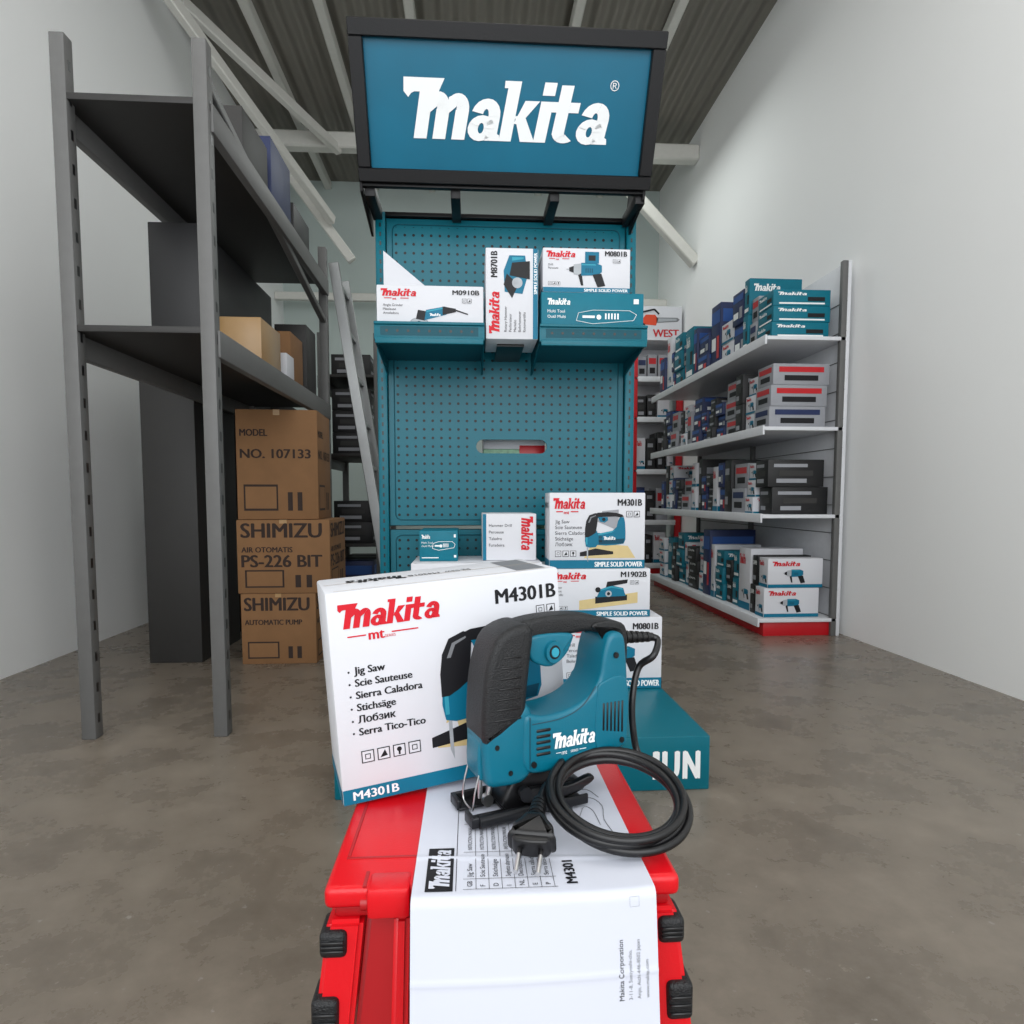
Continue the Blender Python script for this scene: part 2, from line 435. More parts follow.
# ------------------------------------------------------------------ saw profiles
GEAR = [(.0, .040), (-.005, .07), (-.003, .1), (.02, .112), (.055, .12), (.066, .09), (.066, .055), (.05, .036), (.02, .034)]
MOTOR = [(.052, .048), (.046, .085), (.050, .110), (.075, .107), (.105, .109), (.134, .118), (.156, .138), (.163, .168), (.173, .188), (.193, .187),
         (.199, .16), (.202, .115), (.202, .075), (.193, .054), (.15, .047), (.1, .044)]
GRIP = [(-.005, .086), (-.005, .13), (.001, .168), (.016, .197), (.046, .208), (.062, .201), (.059, .17), (.055, .14), (.050, .110), (.03, .096), (.010, .086)]
HANDLE = [(.03, .200), (.06, .210), (.11, .213), (.155, .209), (.184, .200), (.194, .190), (.172, .187), (.15, .191), (.125, .190), (.085, .189), (.055, .182), (.03, .178)]
def saw_print(b, fr, x, y, s, o=.0006):
    P = lambda L: [(x+a*s, y+c*s) for a, c in L]
    b.poly(fr, P([(-.03, -.01), (.14, 0), (.14, .014), (.05, .03), (-.03, .010)]), INK, o)
    b.poly(fr, P([(.005, .04), (.012, .04), (.012, -.04), (.005, -.02)]), PSIL, o+.0001)
    b.poly(fr, P(MOTOR), PTEAL, o+.0002)
    b.poly(fr, P([(.06, .05), (.19, .055), (.198, .08), (.06, .07)]), PTEALD, o+.00025)
    b.poly(fr, P([(.06, .095), (.13, .109), (.15, .122), (.06, .104)]), PTEALL, o+.00025)
    b.poly(fr, P(GEAR), PTEAL, o+.0003); b.poly(fr, P([(.0, .05), (.008, .05), (.008, .1), (.0, .1)]), PTEALL, o+.00035)
    b.poly(fr, P(HANDLE), INK, o+.0004); b.poly(fr, P(GRIP), INK, o+.0005)
    b.poly(fr, P([(.01, .16), (.022, .188), (.05, .198), (.05, .194), (.028, .184), (.018, .16)]), INKG, o+.0006)
    b.poly(fr, P([(.06, .188), (.11, .188), (.112, .172), (.095, .160), (.070, .165)]), PTEAL, o+.0006); b.disc(fr, x+.09*s, y+.176*s, .009*s, INK, o+.0007, 12)
    b.logo(fr, x+.09*s, y+.073*s, .06*s, .018*s, WHITE, o+.0007)
    for i in range(5): b.rect(fr, x+.064*s, y+(.062+.007*i)*s, x+.082*s, y+(.0655+.007*i)*s, INK, o+.0008)
def drill_print(b, fr, x, y, s, o=.0006):
    P = lambda L: [(x+a*s, y+c*s) for a, c in L]
    b.poly(fr, P([(-.1, .51), (.02, .50), (.02, .54), (-.1, .53)]), PSIL, o)
    b.poly(fr, P([(0, .46), (.18, .40), (.18, .64), (0, .58)]), INK, o)
    b.poly(fr, P([(.15, .36), (.42, .34), (.42, .72), (.15, .68)]), PSIL, o+.0001)
    b.poly(fr, P([(.3, .34), (.4, .0), (.48, .0), (.42, .4)]), INK, o+.00015)
    b.poly(fr, P([(.4, .32), (.95, .34), (1.1, .45), (1.1, .66), (.9, .74), (.4, .74)]), PTEAL, o+.0002)
    b.poly(fr, P([(.42, .66), (.9, .66), (.88, .70), (.42, .70)]), PTEALL, o+.00025)
    for i in range(4): b.rect(fr, x+(.55+.07*i)*s, y+.42*s, x+(.58+.07*i)*s, y+.56*s, PTEALD, o+.00025)
    b.poly(fr, P([(.78, .36), (1.08, .4), (1.22, .0), (.96, -.05)]), INK, o+.0003)
def grinder_print(b, fr, x, y, s, o=.0006):
    P = lambda L: [(x+a*s, y+c*s) for a, c in L]
    b.disc(fr, x+.22*s, y+.2*s, .34*s, INKG, o, ry=.17*s); b.disc(fr, x+.22*s, y+.22*s, .30*s, PSIL, o+.0001, ry=.14*s)
    b.disc(fr, x+.22*s, y+.22*s, .06*s, INK, o+.00015, ry=.03*s)
    b.poly(fr, P([(.1, .32), (.45, .26), (.55, .60), (.18, .66)]), INK, o+.0002)
    b.poly(fr, P([(.42, .28), (1.25, .5), (1.2, .80), (.48, .66)]), PTEAL, o+.0003)
    b.poly(fr, P([(.5, .58), (1.15, .72), (1.15, .77), (.5, .63)]), PTEALL, o+.00035)
    b.logo(fr, x+.62*s, y+.44*s, .4*s, .1*s, WHITE, o+.0004)
    b.poly(fr, P([(1.1, .48), (1.6, .6), (1.6, .72), (1.1, .80)]), INK, o+.0004); b.poly(fr, P([(1.58, .64), (2.05, .5), (2.06, .54), (1.6, .69)]), INK, o+.0003)
def planer_print(b, fr, x, y, s, o=.0006):
    P = lambda L: [(x+a*s, y+c*s) for a, c in L]
    b.poly(fr, P([(-.6, -.15), (1.6, .1), (1.6, .5), (-.6, .2)]), PYEL, o)
    b.poly(fr, P([(0, .08), (1.2, .2), (1.2, .4), (0, .34)]), INK, o+.0001)
    b.poly(fr, P([(.05, .32), (1.15, .36), (1.05, .66), (.6, .76), (.2, .62)]), PTEAL, o+.0002)
    b.poly(fr, P([(.2, .56), (.6, .68), (1.04, .6), (1.04, .64), (.6, .74), (.2, .61)]), PTEALL, o+.00025)
    b.poly(fr, P([(.4, .70), (1.2, .84), (1.22, .98), (.45, .9)]), INK, o+.0003)
    b.disc(fr, x+.5*s, y+.45*s, .12*s, PSIL, o+.0004); b.disc(fr, x+.5*s, y+.45*s, .06*s, INK, o+.0005)
    b.disc(fr, x+.1*s, y+.6*s, .1*s, INK, o+.0004)
def icons(b, fr, x, y, s, n=3, o=.0006):
    for i in range(n):
        xx = x+i*s*1.25
        b.rect(fr, xx, y, xx+s, y+s, INK, o); b.rect(fr, xx+.08*s, y+.08*s, xx+.92*s, y+.92*s, CARD, o+.0001)
        if i % 3 == 0: b.rect(fr, xx+.28*s, y+.28*s, xx+.72*s, y+.72*s, INK, o+.0002); b.rect(fr, xx+.35*s, y+.35*s, xx+.65*s, y+.65*s, CARD, o+.0003)
        elif i % 3 == 1: b.poly(fr, [(xx+.2*s, y+.2*s), (xx+.8*s, y+.3*s), (xx+.6*s, y+.8*s)], INK, o+.0002)
        else: b.disc(fr, xx+.5*s, y+.6*s, .2*s, INK, o+.0002, 12); b.rect(fr, xx+.42*s, y+.15*s, xx+.58*s, y+.5*s, INK, o+.0002)

def carton(w, d, h, base=CARD, printer=None, loc=(0, 0, 0), rz=0, label='', name='carton', group=None, cat='box', seam=True, corner=False, rot=None):
    b = MB(); bev = min(.003, h*.02)
    x0, x1, y0, y1 = (0, w, 0, d) if corner else (-w/2, w/2, -d/2, d/2)
    b.box(x0, x1, y0, y1, 0, h, base, bev, 2)
    F = dict(front=frame((x0, y0, 0), (1, 0, 0), (0, 0, 1)), left=frame((x0, y1, 0), (0, -1, 0), (0, 0, 1)),
             right=frame((x1, y0, 0), (0, 1, 0), (0, 0, 1)), top=frame((x0, y0, h), (1, 0, 0), (0, 1, 0)))
    if seam:
        e = CARDE if base is CARD else (TAPE if base is BROWN else INKG)
        b.rect(F['top'], .01, .004, w-.01, .0055, e, .0003)
        b.rect(F['left'], d*.08, .012, d*.08+.0015, h-.004, e, .0003)
        b.rect(F['top'], .004, d*.5, w-.004, d*.5+.0015, e, .0003)
    if printer: printer(b, F, w, d, h)
    o = b.build(name, loc=loc, rot=rot or (0, 0, rz))
    return tag(o, label, cat, group)

def mk_front(model, tool, o=.001, side=True, band='SIMPLE SOLID POWER', lines=None, bk=.115, mk=.085):
    def pr(b, F, w, d, h):
        f = F['front']
        bh = h*bk
        b.rect(f, .001, .001, w-.001, bh, PTEAL, o*.6)
        b.text(f, band, w-.008, bh*.22, bh*.55, WHITE, right=True, w=w*.50, bold=.01, off=o)
        b.logo(f, w*.04, h*.79, w*.33, h*.14, RED, o)
        b.rect(f, w*.07, h*.745, w*.14, h*.76, RED, o); b.text(f, 'mt', w*.15, h*.72, h*.045, RED, bold=.01, off=o); b.rect(f, w*.22, h*.745, w*.30, h*.76, RED, o)
        tool(b, f, w, h, o)
        b.text(f, model, w*.96, h*.83, h*mk, INK, right=True, w=w*.25, bold=.01, off=o+.001)
        icons(b, f, w*.80, h*.68, h*.08, 2, o+.001)
        for i, L in enumerate(lines or ['Jig Saw', 'Scie Sauteuse', 'Sierra Caladora', 'Stichsäge', 'Лобзик']):
            b.text(f, L, w*.06, h*(.60-.075*i), h*.045, INK, off=o)
        icons(b, f, w*.06, h*.16, h*.08, 3, o)
        if side:
            for s in ('left', 'right'):
                b.rect(F[s], .001, .001, d-.001, bh, PTEAL, o*.6); b.text(F[s], model, d*.1, h*.8, h*.07, INK, bold=.01, off=o, w=d*.7)
    return pr

GRP = 'tool cartons on the display stand'
T_SAW = lambda b, f, w, h, o: (b.poly(f, [(w*.36, h*.14), (w*.9, h*.14), (w*.82, h*.3), (w*.45, h*.34)], PYEL, o*.8), b.poly(f, [(w*.5, h*.62), (w*.72, h*.5), (w*.72, h*.78), (w*.55, h*.76)], BGRY, o*.8), saw_print(b, f, w*.38, h*.19, w*2.05, o))
T_PLA = lambda b, f, w, h, o: planer_print(b, f, w*.46, h*.24, w*.26, o)
T_DRL = lambda b, f, w, h, o: drill_print(b, f, w*.38, h*.26, w*.32, o)
T_GRI = lambda b, f, w, h, o: grinder_print(b, f, w*.34, h*.20, w*.25, o)
PZ = .1468
carton(.335, .26, .237, printer=mk_front('M0801B', T_DRL, lines=['Drill', 'Perceuse', 'Taladro', 'Bohrer'], bk=.15), loc=(.457, 2.165, PZ), label='white tool carton with teal band at the bottom of a stack', group=GRP)
carton(.335, .25, .158, printer=mk_front('M1902B', T_PLA, lines=['Planer', 'Rabot', 'Cepillo'], bk=.15, mk=.11), loc=(.415, 2.16, PZ+.2375), label='white planer carton in the middle of a stack', group=GRP)
carton(.312, .12, .245, printer=mk_front('M4301B', T_SAW), loc=(.408, 2.10, PZ+.396), label='white jigsaw carton standing on top of a stack', group=GRP)
plain = lambda b, F, w, d, h: (b.logo(F['front'], w*.05, h*.7, w*.35, h*.18, RED, .001), b.rect(F['front'], .001, .001, w-.001, h*.12, PTEAL, .0006))
carton(.42, .26, .208, printer=plain, loc=(.02, 2.17, PZ), label='white tool carton with red lettering at the base of a pile', group=GRP)
carton(.42, .26, .208, printer=plain, loc=(.02, 2.17, PZ+.2085), label='white tool carton with red lettering under smaller boxes', group=GRP)
def side_print(b, F, w, d, h):
    f0 = F['front']; fd = lambda x, y, o=0: f0(y, h-x, o)
    b.logo(fd, h*.06, w*.72, h*.72, w*.22, RED, .001)
    for i, s in enumerate(['Hammer Drill', 'Perceuse', 'Taladro', 'Furadeira']): b.text(f0, s, w*.12, h*(.72-.14*i), h*.06, INK, off=.001)
    b.rect(f0, .001, .001, w*.07, h-.001, PTEAL, .0006)
carton(.178, .22, .155, printer=side_print, loc=(.128, 2.22, PZ+.4175), label='small white tool carton with red lettering and teal edge', group=GRP)
def tealp(b, F, w, d, h):
    f = F['front']; b.logo(f, w*.06, h*.74, w*.22, h*.13, WHITE, .001)
    b.text(f, 'Multi Tool', w*.06, h*.58, h*.06, WHITE, off=.001); b.text(f, 'Outil Multi', w*.06, h*.47, h*.06, WHITE, off=.001)
    P = [(.34, .42), (.5, .36), (.9, .44), (.93, .56), (.86, .64), (.5, .64), (.36, .58)]
    for i in range(7):
        a = P[i]; c = P[(i+1) % 7]
        b.tube([f(a[0]*w, a[1]*h, .0015), f(c[0]*w, c[1]*h, .0015)], .0009, WHITE, 5, 1)
    for i in range(5): b.rect(f, w*(.62+.03*i), h*.46, w*(.635+.03*i), h*.58, WHITE, .001)
    b.rect(f, w*.40, h*.48, w*.52, h*.53, WHITE, .001); b.disc(f, w*.56, h*.5, h*.05, WHITE, .001)
    b.rect(f, w*.9, h*.78, w*.95, h*.88, WHITE, .001); b.rect(f, w*.9, h*.12, w*.96, h*.2, WHITE, .001); b.rect(f, w*.06, h*.1, w*.5, h*.13, WHITE, .001)
carton(.125, .2, .10, base=BTEAL, printer=tealp, loc=(-.105, 2.20, PZ+.4175), label='small teal carton with white printing on a pile of cartons', group=GRP)
TZ = 1.2785
g = carton(.338, .15, .165, printer=mk_front('M0910B', T_GRI, lines=['Angle Grinder', 'Meuleuse', 'Amoladora']), loc=(-.125, 2.17, TZ), label='long white angle grinder carton with raised flap on a tray', group=GRP)
b = MB()
b.add([(-.165, .0755, .166), (.03, .0755, .166), (-.165, .0755, .325), (-.165, .0785, .166), (.03, .0785, .166), (-.165, .0785, .325)],
      [[0, 1, 2], [5, 4, 3], [0, 3, 4, 1], [1, 4, 5, 2], [2, 5, 3, 0]], CARD)
b.build('lid_flap', g)
def vert_print(b, F, w, d, h):
    f0 = F['front']
    fu = lambda x, y, o=0: f0(w-y, x, o)
    b.logo(fu, h*.06, w*.74, h*.46, w*.20, RED, .001)
    b.text(fu, 'M8701B', h*.68, w*.78, w*.12, INK, w=h*.28, bold=.01, off=.001)
    b.rect(f0, w*.90, .001, w-.001, h-.001, PTEAL, .0006)
    b.text(fu, 'SIMPLE SOLID POWER', h*.5, w*.02, w*.06, WHITE, w=h*.45, bold=.01, off=.001)
    for i in range(5): b.text(fu, ['Rotary Hammer', 'Perforateur', 'Martelo', 'Bohrhammer', 'Rotomartillo'][i], h*.08, w*(.60-.09*i), w*.05, INK, off=.001)
    P = lambda L: [(w*a, h*c) for a, c in L]
    b.poly(f0, P([(.36, .52), (.7, .5), (.8, .7), (.75, .92), (.45, .92), (.34, .75)]), PTEAL, .0008)
    b.poly(f0, P([(.34, .6), (.5, .45), (.62, .6), (.4, .72)]), INK, .001)
    b.poly(f0, P([(.45, .7), (.84, .66), (.84, .86), (.5, .84)]), INK, .0012)
    b.disc(f0, w*.6, h*.62, w*.1, PSIL, .0014); b.poly(f0, P([(.5, .86), (.72, .88), (.72, .9), (.5, .9)]), PTEALL, .0014)
carton(.168, .19, .285, printer=vert_print, loc=(.1355, 2.19, 1.2805), label='upright white hammer drill carton with sideways red lettering', group=GRP)
carton(.335, .16, .155, base=BTEAL, printer=tealp, loc=(.398, 2.18, TZ), label='teal multi tool carton with white line drawing on a tray', group=GRP)
carton(.285, .15, .14, printer=mk_front('M0801B', lambda b, f, w, h, o: (drill_print(b, f, w*.30, h*.16, w*.34, o), b.rect(f, w*.48, h*.66, w*.64, h*.92, PTEAL, o+.0006), b.rect(f, w*.52, h*.72, w*.60, h*.84, INK, o+.0008)), lines=['Drill', 'Perceuse'], mk=.11),
       loc=(.378, 2.18, TZ+.1555), label='white drill carton with drill picture on a teal carton', group=GRP)
b = MB(); b.box(-.12, .12, -.08, .08, 0, .96, GREEN, .003); b.box(.02, .12, -.0815, -.07, .9, .975, SHR, .002); b.box(-.12, .12, -.08, .08, .9605, 1.05, CARD, .003)
tag(b.build('carton', loc=(.17, 2.58, 0)), 'tall green and red printed carton behind the pegboard', 'box')

# ------------------------------------------------------------------ step stool
SX0, SX1, SY0, SY1, SZ = -.130, .188, .545, .80, .43
SS = root('step_stool', 'red plastic folding step stool with black grip pads', 'step stool', ((SX0+SX1)/2, (SY0+SY1)/2, 0))
b = MB()
b.box(SX0, SX1, SY0, SY1, SZ-.02, SZ, SRED, .006, 3)
b.box(SX0+.008, SX1-.008, SY0+.008, SY1-.008, SZ-.032, SZ-.019, SREDD, .003)
for x in (SX0+.038, SX1-.076):
    b.box(x, x+.038, SY0-.007, SY0+.022, SZ-.026, SZ+.0015, SRED, .004)
    b.cyl((x-.006, SY0+.004, SZ-.016), (x+.044, SY0+.004, SZ-.016), .0065, .0065, SREDD)
    b.box(x-.004, x-.001, SY0+.001, SY0+.024, SZ-.001, SZ+.0006, SREDD); b.box(x+.039, x+.042, SY0+.001, SY0+.024, SZ-.001, SZ+.0006, SREDD)
b.box(SX0+.012, SX1-.012, SY0+.045, SY0+.048, SZ-.001, SZ+.001, SREDD, .0004)
b.box(SX0+.012, SX0+.015, SY0+.05, SY1-.02, SZ-.001, SZ+.001, SREDD, .0004)
part(b, 'stool_top', SS)
def legframe(y0, y1, sgn):
    b = MB()
    ztop = SZ-.032
    def slabq(xa0, xa1, xb0, xb1, ya, yb, th, za, zb, m):
        vs = [(xa0, ya, za), (xa1, ya, za), (xb1, yb, zb), (xb0, yb, zb), (xa0, ya+th, za), (xa1, ya+th, za), (xb1, yb+th, zb), (xb0, yb+th, zb)]
        bmm = bmesh.new(); V = [bmm.verts.new(v) for v in vs]
        for f in ([0, 3, 2, 1], [4, 5, 6, 7], [0, 1, 5, 4], [1, 2, 6, 5], [2, 3, 7, 6], [3, 0, 4, 7]): bmm.faces.new([V[i] for i in f])
        if sgn < 0: bmesh.ops.reverse_faces(bmm, faces=bmm.faces[:])
        bmesh.ops.bevel(bmm, geom=bmm.edges[:], offset=.004, segments=2, affect='EDGES'); b.bm(bmm, m)
    slabq(SX0+.002, SX0+.034, SX0-.045, SX0-.005, y0, y1, .035*sgn, ztop, 0, SRED)
    slabq(SX1-.034, SX1-.002, SX1+.005, SX1+.045, y0, y1, .035*sgn, ztop, 0, SRED)
    slabq(SX0+.036, SX1-.036, SX0+.002, SX1-.002, y0+.012*sgn, y1+.012*sgn, .010*sgn, ztop, .08, SREDD)
    for i in range(4):
        x = SX0+.06+i*.062
        slabq(x, x+.014, x-.008, x+.008, y0+.004*sgn, y1+.004*sgn, .012*sgn, ztop, .08, SRED)
    part(b, 'leg_frame', SS)
legframe(SY0+.002, SY0-.04, 1)
legframe(SY1-.002, SY1+.05, -1)
zt = SZ-.032
for z0, z1 in ((.368, .392), (.300, .335), (.20, .25)):
    for s in (0, 1):
        t = 1-((z0+z1)/2)/zt; y = SY0+.002-.042*t
        xc = (SX0+.010-.043*t) if s == 0 else (SX1-.010+.043*t)
        b = MB(); b.box(xc-.012, xc+.012, y-.005, y+.03, z0, z1, RUB, .005, 3)
        for i in range(3): b.box(xc-.010, xc+.010, y-.0065, y-.003, z0+.006+i*(z1-z0-.012)/3, z0+.009+i*(z1-z0-.012)/3, PLB, .0008, 1)
        part(b, 'grip_pad', SS)

# ------------------------------------------------------------------ instruction sheet
PX0, PW = -.052, .210; PYB = .795; L1 = .268; RR = .008
def sheet(a, s, o=0):
    wave = .0010+.0005*math.sin(a*22+s*9)*min(1, s*8)
    edge = max(0, (a-PW+.05)/.05)
    wave += .003*edge*edge*min(1, s*3)
    wave += .0012*max(0, 1-abs(s-.21-.05*a)/.004)
    x = PX0+a
    if s < L1: return Vector((x, PYB-s, SZ+.0008+wave+o))
    ph = min((s-L1)/RR, R(80))
    y = PYB-L1-RR*math.sin(ph); z = SZ+.0008+wave-RR*(1-math.cos(ph))
    rest = s-L1-RR*R(80)
    if rest > 0:
        y -= rest*math.cos(R(80)); z -= rest*math.sin(R(80))
        y -= .0012*math.sin(a*20)*min(1, rest*12)
        y -= .0012*max(0, 1-abs(rest-.06)/.003)
    return Vector((x, y-o*math.sin(ph), z+o*math.cos(ph)))
b = MB(); na, ns = 26, 170; LS = .43
b.add([sheet(PW*i/na, LS*j/ns) for j in range(ns+1) for i in range(na+1)],
      [[j*(na+1)+i, (j+1)*(na+1)+i, (j+1)*(na+1)+i+1, j*(na+1)+i+1] for j in range(ns) for i in range(na)], PAPER)
ub = lambda base: (lambda x, y, o=0: sheet(base-y, L1+.002-x, o))
fu = ub(.032)
b.rect(fu, .006, -.003, .074, .021, INK, .0006)
b.logo(fu, .010, .000, .060, .018, PAPER, .0009)
b.rect(ub(.042), .006, .004, .17, .0046, INK, .0006)
rows = ['GB', 'F', 'D', 'I', 'NL', 'E', 'P']
rw = ['Jig Saw', 'Scie Sauteuse', 'Stichsäge', 'Seghetto alternativo', 'Decoupeerzaag', 'Sierra caladora', 'Serra tico-tico']
for i in range(7):
    f = ub(.052+i*.0115)
    b.text(f, rows[i], .012, 0, .0044, INK, off=.0007); b.text(f, rw[i], .026, 0, .0044, INK, off=.0007, w=min(.036, len(rw[i])*.003)); b.text(f, 'INSTRUCTION MANUAL', .070, 0, .0038, INK, off=.0007, w=.042)
    b.rect(f, .008, -.0035, .118, -.0031, INK, .0006)
for xx in (.008, .023, .066, .118): b.rect(ub(.130), xx, .003, xx+.0005, .086, INK, .0006)
b.text(ub(.145), 'M4301', .012, 0, .0095, INK, bold=.01, off=.0007)
f = ub(.195)
DR = [[(.09, 0), (.12, .004), (.15, .0), (.17, .01), (.16, .03), (.12, .035), (.1, .02)], [(.11, .01), (.14, .012), (.15, .02), (.13, .028)], [(.085, -.004), (.10, .01), (.095, .03)], [(.17, .0), (.19, .01), (.185, .03), (.17, .035)]]
for L in DR: b.tube([f(p[0], p[1], .0006) for p in L], .0004, INKG, 4, 3)
dn = lambda base: (lambda x, y, o=0: sheet(base-y, .390-x, o))
for i, (t, h) in enumerate([('Makita Corporation', .0042), ('3-11-8, Sumiyoshi-cho,', .003), ('Anjo, Aichi 446-8502 Japan', .003), ('www.makita.com', .003)]):
    b.text(dn(.180+i*.0072), t, .030, 0, h, INKG if i else INK, off=.0005)
f = dn(.195); b.rect(f, .105, 0, .1052, .008, INKG, .0004); b.rect(f, .113, 0, .1132, .008, INKG, .0004); b.rect(f, .105, 0, .113, .0002, INKG, .0004); b.rect(f, .105, .008, .113, .0082, INKG, .0004)
tag(b.build('instruction_sheet'), 'printed white instruction sheet draped over the stool edge', 'paper')

# ------------------------------------------------------------------ near carton
def nearp(b, F, w, d, h):
    f = F['front']; o = .0005
    b.rect(f, .001, .001, w-.001, .018, PTEAL, o*.6)
    b.text(f, 'M4301B', .012, .005, .0095, WHITE, w=.05, bold=.01, off=o)
    b.text(f, 'SIMPLE SOLID POWER', w-.01, .006, .008, WHITE, w=.09, right=True, bold=.01, off=o)
    b.logo(f, .012, .197, .112, .027, RED, o)
    b.rect(f, .020, .187, .040, .1885, RED, o); b.text(f, 'mt', .043, .182, .011, RED, bold=.01, off=o); b.rect(f, .068, .187, .098, .1885, RED, o)
    b.text(f, 'SERIES', .0605, .1825, .003, RED, off=o)
    b.text(f, 'M4301B', w-.006, .203, .0165, INK, w=.076, right=True, bold=.01, off=o)
    icons(b, f, w-.032, .184, .011, 2, o)
    for i, t in enumerate(['Jig Saw', 'Scie Sauteuse', 'Sierra Caladora', 'Stichsäge', 'Лобзик', 'Serra Tico-Tico']):
        z = .146-i*.0138
        b.disc(f, .018, z+.003, .0012, INK, o, 8); b.text(f, t, .024, z, .0080, INK, bold=.01, off=o)
    icons(b, f, .024, .045, .014, 4, o)
    b.poly(f, [(.11, .045), (.24, .03), (.26, .055), (.125, .080)], PYEL, o*.8); b.poly(f, [(.108, .052), (.14, .048), (.135, .074), (.12, .072)], CARD, o*.9)
    saw_print(b, f, .122, .052, .60, o)
    t = F['top']; td = lambda x, y, o_=0: t(w-x, d-y, o_)
    b.logo(td, w-.10, d*.35, .07, .025, INK, o); b.text(td, 'Jig Saw  M4301B', .09, d*.4, .012, INK, off=o, w=.08); b.rect(td, .012, .01, .05, d-.01, INKG, o*.6)
    b.rect(F['left'], .001, .001, d-.001, .018, PTEAL, o*.6)
CR = (0, R(-3.8), R(17))
nc = carton(.274, .12, .238, printer=nearp, loc=(-.141, .692, SZ+.001), rot=CR, corner=True, label='white jigsaw carton with red lettering standing on the red stool')

# ------------------------------------------------------------------ jigsaw
JA = R(21)
JZ = SZ+.0050
JS = root('jigsaw', 'teal and black corded electric jigsaw resting on its base plate', 'jigsaw', (.007, .664, JZ), (0, 0, JA))
JSC = (.845, .88, .98)
JS.scale = JSC
def jp(b, name, label=None, ang=50):
    o = b.build(name, JS, ang=ang)
    if label: o['label'] = label
    return o
b = MB()
b.rprism(MOTOR, .034, .006, STEAL)
b.rprism([(.152, .06), (.152, .12), (.160, .136), (.197, .136), (.199, .07), (.19, .058)], .0355, .002, STEAL)
fr = frame((0, -.0342, 0), (1, 0, 0), (0, 0, 1))
for i in range(5):
    b.box(.064, .084, -.0350, -.033, .064+i*.0065, .0675+i*.0065, PLB, .0008, 1)
for i in range(6):
    b.box(.160+i*.0058, .1632+i*.0058, -.0362, -.034, .080-i*.001, .112, PLB, .0008, 1)
b.logo(fr, .087, .069, .062, .0175, WHITE, .0005)
b.rect(fr, .092, .0635, .099, .0642, WHITE, .0005); b.text(fr, 'mt', .100, .0612, .005, WHITE, off=.0005); b.text(fr, 'SERIES', .113, .062, .0028, WHITE, off=.0005); b.rect(fr, .126, .0635, .136, .0642, WHITE, .0005)
b.box(.0545, .0555, -.0346, -.033, .052, .108, SSEAM)
b.tube([(.058, -.034, .100), (.100, -.034, .102), (.130, -.034, .112), (.150, -.034, .132)], .0007, SSEAM, 5, 5)
for x, z in ((.18, .165), (.060, .056), (.190, .066), (.14, .056)): b.cyl((x, -.0368, z), (x, -.032, z), .0035, .0035, PLB, 14)
jp(b, 'motor_housing')
b = MB(); b.rprism(GEAR, .031, .010, STEAL, seg=5)
b.rprism([(-.007, .045), (-.007, .082), (.006, .086), (.008, .05)], .02, .003, STEAL)
for x, z in ((.03, .05), (.012, .080)): b.cyl((x, -.0318, z), (x, -.029, z), .003, .003, PLB, 12)
jp(b, 'gear_housing')
b = MB(); b.rprism(GRIP, .032, .009, RUB, seg=5)
for i in range(7): b.box(.008+i*.002, .044, -.0330, -.0305, .108+i*.011, .1100+i*.011, PLB, .0006, 1)
jp(b, 'front_grip')
b = MB(); b.rprism(HANDLE, .018, .006, RUB, seg=5)
b.rprism([(.155, .200), (.18, .202), (.204, .195), (.209, .17), (.206, .140), (.201, .140), (.199, .165), (.195, .188), (.174, .191), (.156, .193)], .021, .003, RUB)
jp(b, 'handle')
b = MB(); b.rprism([(.062, .192), (.120, .192), (.122, .180), (.112, .166), (.094, .157), (.076, .160), (.062, .170)], .021, .004, STEAL)
b.cyl((.094, -.0205, .174), (.094, -.0265, .174), .0125, .012, STEAL, 28); b.cyl((.094, -.0265, .174), (.094, -.0275, .174), .0078, .0072, DSTEEL, 20); b.cyl((.094, -.0275, .174), (.094, -.0285, .174), .0055, .005, PTEALL, 20)
jp(b, 'trigger')
b = MB()
for y0, y1 in ((-.036, -.010), (.010, .036)): b.box(-.022, .03, y0, y1, 0, .0035, DSTEEL, .0015)
b.box(.028, .138, -.036, .036, 0, .0035, DSTEEL, .0015)
for y0, y1 in ((-.038, -.034), (.034, .038)): b.box(-.024, .138, y0, y1, .0005, .012, DSTEEL, .0015)
b.box(-.024, -.018, -.036, -.012, 0, .012, DSTEEL, .002); b.box(-.024, -.018, .012, .036, 0, .012, DSTEEL, .002)
b.cyl((-.015, -.038, .007), (.05, -.038, .007), .0068, .0068, DSTEEL, 14)
jp(b, 'base_plate')
b = MB()
b.rprism([(.03, .004), (.035, .03), (.05, .04), (.09, .045), (.11, .03), (.14, .02), (.142, .008), (.1, .003)], .02, .005, PLB)
b.rprism([(.045, .018), (.06, .028), (.11, .024), (.145, .030), (.147, .022), (.11, .012), (.06, .012)], .005, .002, PLB, yc=-.028)
b.cyl((.05, -.034, .024), (.05, -.026, .024), .008, .008, DSTEEL, 18)
jp(b, 'bevel_lever')
b = MB()
b.tube([(-.006, -.018, .05), (-.012, -.018, .03), (-.014, -.016, .012), (-.012, 0, .007), (-.014, .016, .012), (-.012, .018, .03), (-.006, .018, .05)], .0013, STEEL, 8, 6)
jp(b, 'blade_guard', 'bent steel wire guard')
b = MB()
b.cyl((.012, -.004, .012), (.012, .004, .012), .007, .007, STEEL, 20); b.cyl((.012, 0, .012), (.02, 0, .045), .004, .004, STEEL, 12)
b.cyl((.002, 0, .05), (.002, 0, .016), .0032, .0032, STEEL, 12)
jp(b, 'guide_roller', 'steel guide roller')
